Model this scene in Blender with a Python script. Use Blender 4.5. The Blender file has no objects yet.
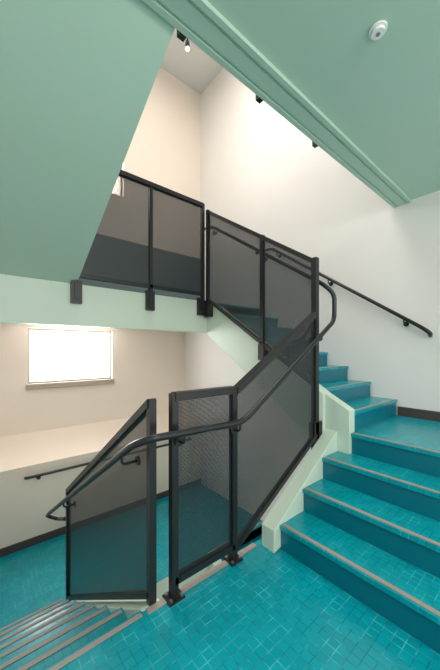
import bpy, math
from mathutils import Vector
S=bpy.context.scene
try:
    S.view_settings.view_transform='Standard'; S.view_settings.look='None'
except Exception: pass

def lin(c):
    return tuple(((v/255)/12.92 if v/255<=0.04045 else ((v/255+0.055)/1.055)**2.4) for v in c)+(1,)
def newmat(name,col,rough=.5,metal=0.,noise=.06,nscale=3.,bump=0.,bscale=60.):
    m=bpy.data.materials.new(name); m.use_nodes=True; nt=m.node_tree; N=nt.nodes; L=nt.links
    b=N['Principled BSDF']; b.inputs['Roughness'].default_value=rough; b.inputs['Metallic'].default_value=metal
    tc=N.new('ShaderNodeTexCoord'); n=N.new('ShaderNodeTexNoise'); n.inputs['Scale'].default_value=nscale; n.inputs['Detail'].default_value=4
    L.new(tc.outputs['Object'],n.inputs['Vector'])
    r=N.new('ShaderNodeMix'); r.data_type='RGBA'
    c=lin(col); r.inputs['A'].default_value=tuple(v*(1-noise) for v in c[:3])+(1,); r.inputs['B'].default_value=tuple(min(1,v*(1+noise)) for v in c[:3])+(1,)
    L.new(n.outputs['Fac'],r.inputs['Factor']); L.new(r.outputs['Result'],b.inputs['Base Color'])
    if bump>0:
        n2=N.new('ShaderNodeTexNoise'); n2.inputs['Scale'].default_value=bscale; L.new(tc.outputs['Object'],n2.inputs['Vector'])
        bp=N.new('ShaderNodeBump'); bp.inputs['Strength'].default_value=bump; bp.inputs['Distance'].default_value=.01
        L.new(n2.outputs['Fac'],bp.inputs['Height']); L.new(bp.outputs['Normal'],b.inputs['Normal'])
    return m
def tilemat(name,base,line,size,mort):
    m=newmat(name,base,.24); nt=m.node_tree; N=nt.nodes; L=nt.links; b=N['Principled BSDF']
    tc=N.new('ShaderNodeTexCoord')
    br=N.new('ShaderNodeTexBrick'); br.offset=0.0; br.offset_frequency=2; br.squash=1.0; br.squash_frequency=2
    br.inputs['Scale'].default_value=1; br.inputs['Brick Width'].default_value=size; br.inputs['Row Height'].default_value=size
    br.inputs['Mortar Size'].default_value=mort; br.inputs['Mortar Smooth'].default_value=.2; br.inputs['Bias'].default_value=0
    c=lin(base)
    br.inputs['Color1'].default_value=tuple(v*.93 for v in c[:3])+(1,); br.inputs['Color2'].default_value=tuple(v*1.06 for v in c[:3])+(1,)
    L.new(tc.outputs['Object'],br.inputs['Vector'])
    n=N.new('ShaderNodeTexNoise'); n.inputs['Scale'].default_value=9; n.inputs['Detail'].default_value=3; L.new(tc.outputs['Object'],n.inputs['Vector'])
    rp=N.new('ShaderNodeValToRGB'); rp.color_ramp.elements[0].position=.44; rp.color_ramp.elements[1].position=.66
    L.new(n.outputs['Fac'],rp.inputs['Fac'])
    mul=N.new('ShaderNodeMath'); mul.operation='MULTIPLY'; L.new(rp.outputs['Color'],mul.inputs[0]); L.new(br.outputs['Fac'],mul.inputs[1])
    br.inputs['Mortar'].default_value=tuple(v*.68 for v in c[:3])+(1,)
    mx=N.new('ShaderNodeMix'); mx.data_type='RGBA'; mx.inputs['B'].default_value=lin(line)
    L.new(mul.outputs[0],mx.inputs['Factor']); L.new(br.outputs['Color'],mx.inputs['A']); L.new(mx.outputs['Result'],b.inputs['Base Color'])
    bp=N.new('ShaderNodeBump'); bp.inputs['Strength'].default_value=.4; bp.inputs['Distance'].default_value=.002
    inv=N.new('ShaderNodeMath'); inv.operation='SUBTRACT'; inv.inputs[0].default_value=1; L.new(br.outputs['Fac'],inv.inputs[1])
    L.new(inv.outputs[0],bp.inputs['Height']); L.new(bp.outputs['Normal'],b.inputs['Normal'])
    return m
M_wall=newmat('wall_plaster',(236,231,226),.8,noise=.02,bump=.05)
M_wallw=newmat('wall_plaster_warm_lit',(238,222,206),.8,noise=.02,bump=.05)  # wall plaster again, warm glow on the back wall put into its colour
M_soff=newmat('soffit_green_paint',(178,206,188),.5,noise=.02,nscale=1)
M_cream=newmat('stringer_pale_green_paint',(211,226,209),.45,noise=.03)
M_floor=tilemat('teal_rubber_tile',(0,152,166),(60,182,188),.05,.0028)
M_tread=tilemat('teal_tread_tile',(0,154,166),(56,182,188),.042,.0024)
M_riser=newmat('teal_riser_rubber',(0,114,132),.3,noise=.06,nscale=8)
M_nose=newmat('nosing_grit_strip',(158,150,142),.85,noise=.15,nscale=120)
M_black=newmat('black_powder_coated_steel',(32,32,33),.35,noise=.1,nscale=40)
M_base=newmat('baseboard_brown',(72,64,60),.5)
M_sill=newmat('sill_wood',(176,158,140),.6)
M_white=newmat('white_plastic',(238,238,235),.4)
M_frame=newmat('window_frame_grey',(170,168,162),.4)
M_bolt=newmat('bolt_steel',(150,150,150),.35,metal=.8)
M_dark=newmat('grey_wall_band',(100,110,110),.6)
M_ceilw=newmat('ceiling_white',(226,224,220),.8,noise=.01)
def perf():
    m=bpy.data.materials.new('perforated_steel'); m.use_nodes=True; nt=m.node_tree; N=nt.nodes; L=nt.links
    b=N['Principled BSDF']; b.inputs['Base Color'].default_value=lin((42,47,49)); b.inputs['Roughness'].default_value=.4; b.inputs['Metallic'].default_value=.2
    g=N.new('ShaderNodeTexCoord'); s=N.new('ShaderNodeSeparateXYZ'); L.new(g.outputs['Object'],s.inputs[0])
    def ma(op,a,bb=None,val=None):
        x=N.new('ShaderNodeMath'); x.operation=op; L.new(a,x.inputs[0])
        if bb is not None: L.new(bb,x.inputs[1])
        elif val is not None: x.inputs[1].default_value=val
        return x.outputs[0]
    p=.0078
    u=ma('ADD',s.outputs['X'],s.outputs['Y'])
    fu=ma('SUBTRACT',ma('FRACT',ma('DIVIDE',u,val=p)),val=.5)
    fv=ma('SUBTRACT',ma('FRACT',ma('DIVIDE',s.outputs['Z'],val=p)),val=.5)
    d=ma('ADD',ma('MULTIPLY',fu,fu),ma('MULTIPLY',fv,fv))
    hole=ma('LESS_THAN',d,val=.24**2)
    t=N.new('ShaderNodeBsdfTransparent'); mx=N.new('ShaderNodeMixShader')
    L.new(hole,mx.inputs[0]); L.new(b.outputs[0],mx.inputs[1]); L.new(t.outputs[0],mx.inputs[2])
    L.new(mx.outputs[0],N['Material Output'].inputs[0])
    return m
M_perf=perf()
def emis(name,c,s):
    m=bpy.data.materials.new(name); m.use_nodes=True; N=m.node_tree.nodes
    b=N['Principled BSDF']; b.inputs['Base Color'].default_value=lin(c); b.inputs['Emission Color'].default_value=lin(c); b.inputs['Emission Strength'].default_value=s
    return m
M_lamp=emis('lamp_lens',(255,240,215),12)

class MB:
    def __init__(s): s.v=[];s.f=[];s.m=[];s.ml=[];s.sm=[]
    def mi(s,m):
        if m not in s.ml: s.ml.append(m)
        return s.ml.index(m)
    def face(s,idx,m,sm=False): s.f.append(idx); s.m.append(s.mi(m)); s.sm.append(sm)
    def hexa(s,p,m,top=None,bot=None):
        o=len(s.v); s.v+= [tuple(q) for q in p]
        s.face((o,o+3,o+2,o+1),bot or m); s.face((o+4,o+5,o+6,o+7),top or m)
        for i in range(4):
            j=(i+1)%4; s.face((o+i,o+j,o+4+j,o+4+i),m)
    def box(s,x0,x1,y0,y1,z0,z1,m,top=None,bot=None):
        s.hexa([(x0,y0,z0),(x1,y0,z0),(x1,y1,z0),(x0,y1,z0),(x0,y0,z1),(x1,y0,z1),(x1,y1,z1),(x0,y1,z1)],m,top,bot)
    def beam(s,p,q,w,h,m):
        p=Vector(p);q=Vector(q); d=Vector((q.x-p.x,q.y-p.y,0)).normalized(); n=Vector((-d.y,d.x,0))*w/2; u=Vector((0,0,h/2))
        s.hexa([p-n-u,q-n-u,q+n-u,p+n-u,p-n+u,q-n+u,q+n+u,p+n+u],m)
    def quad(s,pts,m):
        o=len(s.v); s.v+=[tuple(q) for q in pts]; s.face(tuple(range(o,o+len(pts))),m)
    def prism(s,pts,f,w0,w1,matf):
        n=len(pts); o=len(s.v)
        for w in (w0,w1):
            for a,z in pts: s.v.append(tuple(f(a,w,z)))
        s.face(tuple(range(o,o+n)),matf(None,None)); s.face(tuple(range(o+2*n-1,o+n-1,-1)),matf(None,None))
        for i in range(n):
            j=(i+1)%n
            s.face((o+i,o+n+i,o+n+j,o+j),matf(pts[j][0]-pts[i][0],pts[j][1]-pts[i][1]))
    def tube(s,pts,r,m,fil=.06,seg=12):
        P=[Vector(p) for p in pts]; Q=[P[0]]
        for i in range(1,len(P)-1):
            a=P[i-1]-P[i]; b=P[i+1]-P[i]; ra=min(fil,a.length*.45,b.length*.45)
            A=P[i]+a.normalized()*ra; B=P[i]+b.normalized()*ra
            for k in range(7):
                t=k/6; Q.append(A*(1-t)**2+P[i]*2*t*(1-t)+B*t*t)
        Q.append(P[-1])
        T=[]
        for i in range(len(Q)):
            a=Q[max(0,i-1)]; b=Q[min(len(Q)-1,i+1)]; T.append((b-a).normalized())
        n=T[0].orthogonal().normalized(); o=len(s.v)
        for i,q in enumerate(Q):
            n=(n-T[i]*n.dot(T[i])).normalized(); b=T[i].cross(n)
            for k in range(seg):
                an=2*math.pi*k/seg; s.v.append(tuple(q+n*math.cos(an)*r+b*math.sin(an)*r))
        for i in range(len(Q)-1):
            for k in range(seg):
                k2=(k+1)%seg; s.face((o+i*seg+k,o+i*seg+k2,o+(i+1)*seg+k2,o+(i+1)*seg+k),m,True)
        s.face(tuple(o+k for k in range(seg))[::-1],m); e=o+(len(Q)-1)*seg; s.face(tuple(e+k for k in range(seg)),m)
    def build(s,name,bev=0,parent=None):
        me=bpy.data.meshes.new(name); me.from_pydata(s.v,[],s.f)
        for m in s.ml: me.materials.append(m)
        for p,i,sm in zip(me.polygons,s.m,s.sm): p.material_index=i; p.use_smooth=sm
        me.update()
        import bmesh
        bm=bmesh.new(); bm.from_mesh(me); bmesh.ops.recalc_face_normals(bm,faces=bm.faces); bm.to_mesh(me); bm.free()
        ob=bpy.data.objects.new(name,me); S.collection.objects.link(ob)
        if bev:
            b=ob.modifiers.new('bevel','BEVEL'); b.width=bev; b.segments=2; b.limit_method='ANGLE'
        if parent: ob.parent=parent
        return ob

R=.175; T=.28
XL=-.45; XR=3.6
ZB=-5.0; ZT=6.86
# ---------- room shell
m=MB(); m.box(XR,XR+.2,-2.4,5.75,ZB,ZT,M_wall); m.build('wall_right')
m=MB(); m.box(XL-.2,XL,-2.4,5.75,ZB,ZT,M_wall); m.build('wall_left')
wx0,wx1=.594,1.94
m=MB()
m.box(XL,wx0,5.55,5.75,ZB,1.9,M_wallw); m.box(wx1,XR,5.55,5.75,ZB,1.9,M_wallw)
m.box(wx0,wx1,5.55,5.75,ZB,.88,M_wallw); m.box(wx0,wx1,5.55,5.75,1.785,1.9,M_wallw)
m.prism([(4.95,-1.4),(5.55,-1.4),(5.55,.09),(4.95,-.24)],lambda a,w,z:(w,a,z),XL,XR,lambda a,b:M_wallw)
uz0,uz1=4.12,5.16
m.box(XL,wx0,4.97,5.75,2.1,ZT,M_wallw); m.box(wx1,XR,4.97,5.75,2.1,ZT,M_wallw)
m.box(wx0,wx1,4.97,5.75,2.1,uz0,M_wallw); m.box(wx0,wx1,4.97,5.75,uz1,ZT,M_wallw)
m.build('wall_back')
def window(name,y,z0,z1):
    m=MB(); w=.03
    m.box(wx0,wx1,y,y+.05,z0,z0+w,M_frame); m.box(wx0,wx1,y,y+.05,z1-w,z1,M_frame)
    m.box(wx0,wx0+w,y,y+.05,z0+w,z1-w,M_frame); m.box(wx1-w,wx1,y,y+.05,z0+w,z1-w,M_frame)
    m.build(name)
window('window_1',5.60,.88,1.785); window('window_2',5.05,uz0,uz1)
m=MB(); m.box(wx0-.03,wx1+.03,5.51,5.60,.845,.88,M_sill); m.box(wx0-.03,wx1+.03,5.51,5.549,.79,.845,M_sill); m.build('trim_1',.004)
m=MB(); m.box(XL,XR,4.955,4.969,2.1,3.36,M_dark); m.build('trim_2')  # plain grey band along the lower part of the upper back wall
m=MB(); m.box(XL,XR,-2.4,5.75,ZT,ZT+.1,M_ceilw); m.build('ceiling')
m=MB()
m.box(XL,XR,-2.4,1.07,3.06,3.5,M_cream,top=M_floor,bot=M_soff)
m.box(XL,XR,1.07,1.10,3.035,3.5,M_soff); m.box(XL,XR,1.10,1.12,3.05,3.5,M_soff)
m.box(XL,XR,1.12,1.20,3.04,3.5,M_soff); m.box(XL,XR,1.20,1.215,3.05,3.5,M_soff); m.box(XL,XR,1.215,1.245,3.035,3.5,M_soff)
m.build('ceiling.001')
m=MB(); m.box(XL,2.50,-2.4,1.48,-.42,0,M_cream,top=M_floor,bot=M_soff); m.build('floor')
m=MB(); m.box(XL,XR,-2.4,1.48,ZB,-3.5+.0,M_cream,top=M_floor); m.box(XL,XR,1.48,5.55,ZB,-4.6,M_cream,top=M_floor); m.build('floor.001')
def midlanding(dz):
    m=MB(); m.box(2.503,XR,-.1,1.22,.28+dz,.6995+dz,M_cream,top=M_floor,bot=M_soff)
    m.build('stair_landing')
def lowlanding(dz):
    m=MB(); m.box(XL,XR,3.44 if dz==0 else 3.18,4.95,-1.62+dz,-1.40+dz,M_cream,top=M_floor,bot=M_soff) if dz==0 else m.box(XL,XR,3.18,5.55,1.88,2.0995,M_cream,top=M_floor,bot=M_wall)
    if dz==0:
        m.box(.75,XR,3.18,3.44,-1.62,-1.40,M_cream,top=M_floor,bot=M_soff)
        m.box(.75,XR,3.18,3.30,-1.82,-1.62,M_cream)
    else:
        m.box(XL,XR,3.18,3.30,1.676,1.88,M_cream)
    m.build('stair_landing')
midlanding(0); midlanding(-3.5); lowlanding(0); lowlanding(3.5)

def flight(n,s0,z0,f,w0,w1,soff,mside=M_cream):
    m=MB(); pts=[]
    for k in range(n):
        s=s0+k*T; pts+= [(s,z0+k*R),(s,z0+(k+1)*R-.032),(s-.014,z0+(k+1)*R-.028),(s-.014,z0+(k+1)*R)]
    e=s0+(n-1)*T+.0
    pts.append((e+.004,z0+n*R))
    pts+=soff
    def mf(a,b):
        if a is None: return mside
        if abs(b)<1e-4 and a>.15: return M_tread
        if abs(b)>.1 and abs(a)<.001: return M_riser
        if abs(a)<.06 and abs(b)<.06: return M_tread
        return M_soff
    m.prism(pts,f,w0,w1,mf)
    for k in range(n):
        s=s0+k*T-.000; z=z0+(k+1)*R
        c=[(s,z+.001),(s+.028,z+.001),(s+.028,z+.004),(s,z+.003)]
        m.prism(c,f,w0+.01,w1-.01,lambda a,b:M_nose)
    return m.build('stair_flight')
fx=lambda a,w,z:(a,w,z)
fy=lambda a,w,z:(w,a,z)
for dz in (0,-3.5):
    flight(4,1.66,0+dz,fx,-.1,1.31,[(2.504,0+dz)])
    flight(8,1.22,.70+dz,fy,2.56,XR,[(3.18,1.68+dz),(1.22,.46+dz)])
fdn=lambda a,w,z:(w,-a,z)
flight(8,-3.44,-1.40,fdn,XL,.68,[(-1.48,-.42),(-3.44,-1.66)])
flight(8,-3.44,2.10,fdn,XL,.755,[(-1.245,3.5),(-1.245,3.06),(-3.18,2.10)],M_soff)
m=MB(); m.box(.70,1.55,1.44,1.48,0,.006,M_nose); m.build('trim_3')

def curb_lower(dz):
    m=MB(); nl=lambda x:.175+(x-1.66)*.625+dz
    m.prism([(1.585,dz-.0),(2.46,dz+.15),(2.46,nl(2.46)+.03),(1.585,nl(1.585)+.03)],fx,1.31,1.425,lambda a,b:M_cream)
    m.build('stair_stringer',.004)
def curb_upper(dz):
    m=MB(); nl=lambda y:.875+(y-1.22)*.625+dz
    m.prism([(1.425,nl(1.425)-.5),(3.18,nl(3.18)-.45),(3.18,nl(3.18)+.02),(1.425,nl(1.425)+.02)],fy,2.42,2.56,lambda a,b:M_cream)
    m.prism([(1.20,.40+dz),(1.425,.40+dz),(1.425,nl(1.425)+.02),(1.20,nl(1.20)+.04)],fy,2.46,2.56,lambda a,b:M_cream)
    m.build('stair_stringer',.004)
for dz in (0,-3.5): curb_lower(dz); curb_upper(dz)
m=MB()
m.prism([(1.48,-.42),(3.44,-1.66),(3.52,-1.40),(3.52,-1.36),(1.50,.0),(1.48,.0)],fy,.68,.79,lambda a,b:M_cream); m.build('stair_stringer',.004)

# ---------- guards
def panel(m,a,b,la,ha,lb,hb,pa=None,pb=None,t=.042,posta=True,postb=True):
    ax,ay=a;bx,by=b; h=t/2
    if posta: m.box(ax-h,ax+h,ay-h,ay+h,pa if pa is not None else la,ha+.0,M_black)
    if postb: m.box(bx-h,bx+h,by-h,by+h,pb if pb is not None else lb,hb+.0,M_black)
    m.beam((ax,ay,ha-.02),(bx,by,hb-.02),t+.012,.05,M_black)
    m.beam((ax,ay,la+.02),(bx,by,lb+.02),t,.04,M_black)
    m.quad([(ax,ay,la+.03),(bx,by,lb+.03),(bx,by,hb-.03),(ax,ay,ha-.03)],M_perf)
def shoe(m,x,y,z):
    m.box(x-.05,x+.05,y-.045,y+.045,z,z+.012,M_black)
    for dx in(-.035,.035):
        for dy in(-.03,.03): m.box(x+dx-.008,x+dx+.008,y+dy-.008,y+dy+.008,z+.012,z+.024,M_bolt)
m=MB()
panel(m,(.745,1.50),(.745,3.50),.03,1.15,-1.31,-.10,pa=.0,pb=-1.40)
m.build('guard_railing')
m=MB()
panel(m,(.86,1.45),(1.325,1.45),.08,1.18,.08,1.18,pa=.012,pb=.012)
shoe(m,.86,1.45,.0); shoe(m,1.325,1.45,.0)
panel(m,(1.345,1.45),(2.33,1.45),.06,1.17,.64,1.78,posta=False,postb=False)
m.box(2.31,2.36,1.43,1.48,.50,2.265,M_black)
m.box(2.29,2.41,1.43,1.49,.60,.78,M_black)
m.build('guard_railing')
m=MB()
panel(m,(2.37,1.50),(2.37,2.12),1.10,2.275,1.48,2.68,posta=False)
panel(m,(2.37,2.12),(2.37,3.10),1.48,2.68,2.10,3.32,posta=False)
m.box(2.34,2.419,2.08,2.16,1.32,1.50,M_black); m.box(2.34,2.419,3.05,3.14,1.88,2.10,M_black)
m.build('guard_railing')
m=MB()
panel(m,(.745,3.14),(1.55,3.14),2.16,3.40,2.16,3.40,pa=1.95)
panel(m,(1.55,3.14),(2.31,3.14),2.16,3.40,2.16,3.40,posta=False,pb=1.95)
m.box(1.529,1.571,3.119,3.161,1.95,2.2,M_black)
for x in(.745,1.55,2.29): m.box(x-.05,x+.05,3.13,3.179,1.90,2.13,M_black)
m.build('guard_railing')
m=MB()
xs=[.80,1.39,2.04,2.8,3.5]
for i in range(4): panel(m,(xs[i],1.28),(xs[i+1],1.28),3.6,4.65,3.6,4.65,posta=(i==0),pa=3.12,pb=3.12)
for x in xs: m.box(x-.02,x+.02,1.246,1.285,3.045 if x<2.5 else 3.1,3.3,M_black)
m.build('guard_railing')

# ---------- handrails
m=MB(); r=.02
m.tube([(.745,3.53,-.44),(.745,3.80,-.56),(.74,4.02,-.66),(.63,4.06,-.60),(.62,3.90,-.50),(.62,1.46,.93),(.67,1.36,.975),(1.33,1.36,.955),(2.50,1.36,1.70),(2.52,1.37,1.95),(2.45,1.44,2.04),(2.45,3.10,3.12),(2.45,3.35,3.16)],r,M_black,fil=.07)
def br(m,p,q):
    p=Vector(p); q=Vector(q); lo=Vector((p.x,p.y,p.z-.06))
    m.tube([p,lo,Vector((q.x,q.y,lo.z))],.008,M_black,fil=.03,seg=8)
    d=(q-p); d.z=0; d.normalize(); c=Vector((q.x,q.y,lo.z))
    m.tube([c-d*.012,c],.028,M_black,seg=12)
br(m,(.62,3.1,-.03),(.722,3.1,0)); br(m,(.62,1.62,.836),(.722,1.62,0))
br(m,(.88,1.365,.965),(.88,1.427,0)); br(m,(1.31,1.365,.955),(1.31,1.427,0)); br(m,(2.30,1.365,1.575),(2.30,1.43,0))
br(m,(2.45,2.12,2.48),(2.392,2.12,0)); br(m,(2.45,3.0,3.05),(2.392,3.0,0))
m.build('stair_handrail')
m=MB()
m.tube([(3.595,.90,1.58),(3.52,.88,1.60),(3.52,.95,1.66),(3.52,2.95,3.02),(3.52,3.3,3.05),(3.595,3.32,3.05)],r,M_black,fil=.05)
for y,z in((1.12,1.775),(2.0,2.37),(2.85,2.95)): br(m,(3.52,y,z),(3.598,y,0))
m.build('wall_handrail')
m=MB()
m.tube([(.50,4.945,-.40),(.50,4.87,-.38),(3.3,4.87,-.38),(3.3,4.945,-.38)],r,M_black,fil=.05)
for x in(.66,1.8,3.0): br(m,(x,4.87,-.38),(x,4.948,0))
m.build('wall_handrail')

m=MB(); m.box(XR-.018,XR,-.1,1.20,.70,.80,M_base); m.build('baseboard_right')
m=MB(); m.box(XL,XR-.02,4.93,4.949,-1.40,-1.29,M_base); m.build('baseboard_back')
m=MB()
cx,cy=1.553,.61
m.tube([(cx,cy,3.059),(cx,cy,3.050)],.042,M_white,seg=32); m.tube([(cx,cy,3.050),(cx,cy,3.035)],.030,M_white,seg=32); m.tube([(cx,cy,3.035),(cx,cy,3.031)],.010,M_bolt,seg=16)
m.build('smoke_detector')
m=MB(); sx,sy=2.70,4.1
m.tube([(sx,sy,6.859),(sx,sy,6.62)],.012,M_black); m.tube([(sx,sy,6.64),(sx-.02,sy-.03,6.50)],.036,M_black,seg=20); m.tube([(sx-.02,sy-.03,6.502),(sx-.022,sy-.033,6.485)],.030,M_lamp,seg=20)
m.build('ceiling_spotlight')

# ---------- lights
def area(name,loc,rot,sx,sy,p,c=(1,1,1)):
    l=bpy.data.lights.new(name,'AREA'); l.shape='RECTANGLE'; l.size=sx; l.size_y=sy; l.energy=p; l.color=c
    o=bpy.data.objects.new(name,l); o.location=loc; o.rotation_euler=rot; S.collection.objects.link(o)
area('ceiling_light',(1.7,2.3,6.7),(0,0,0),1.6,1.6,120,(1,.96,.92))
area('window_daylight_lower',((wx0+wx1)/2,5.76,1.33),(-math.pi/2,0,0),1.34,.9,72,(.98,.99,1))
area('window_daylight_upper',((wx0+wx1)/2,5.76,4.64),(-math.pi/2,0,0),1.3,1.0,65,(.98,.99,1))
area('camera_side_fill',(.6,-1.6,2.9),(math.radians(35),0,0),1.4,.8,60,(1,.98,.96))  # added fill from behind the camera, no fixture modelled there
w=bpy.data.worlds.new('world'); S.world=w; w.use_nodes=True
w.node_tree.nodes['Background'].inputs[0].default_value=(1,.985,.97,1); w.node_tree.nodes['Background'].inputs[1].default_value=1.75

cam=bpy.data.cameras.new('camera'); co=bpy.data.objects.new('camera',cam); S.collection.objects.link(co)
co.location=(0,0,1.43); co.rotation_euler=(math.pi/2,0,-math.atan2(.640,.768))
cam.sensor_fit='AUTO'; cam.sensor_width=36; cam.lens=288*36/670; cam.shift_y=15/670; cam.clip_start=.02
S.camera=co
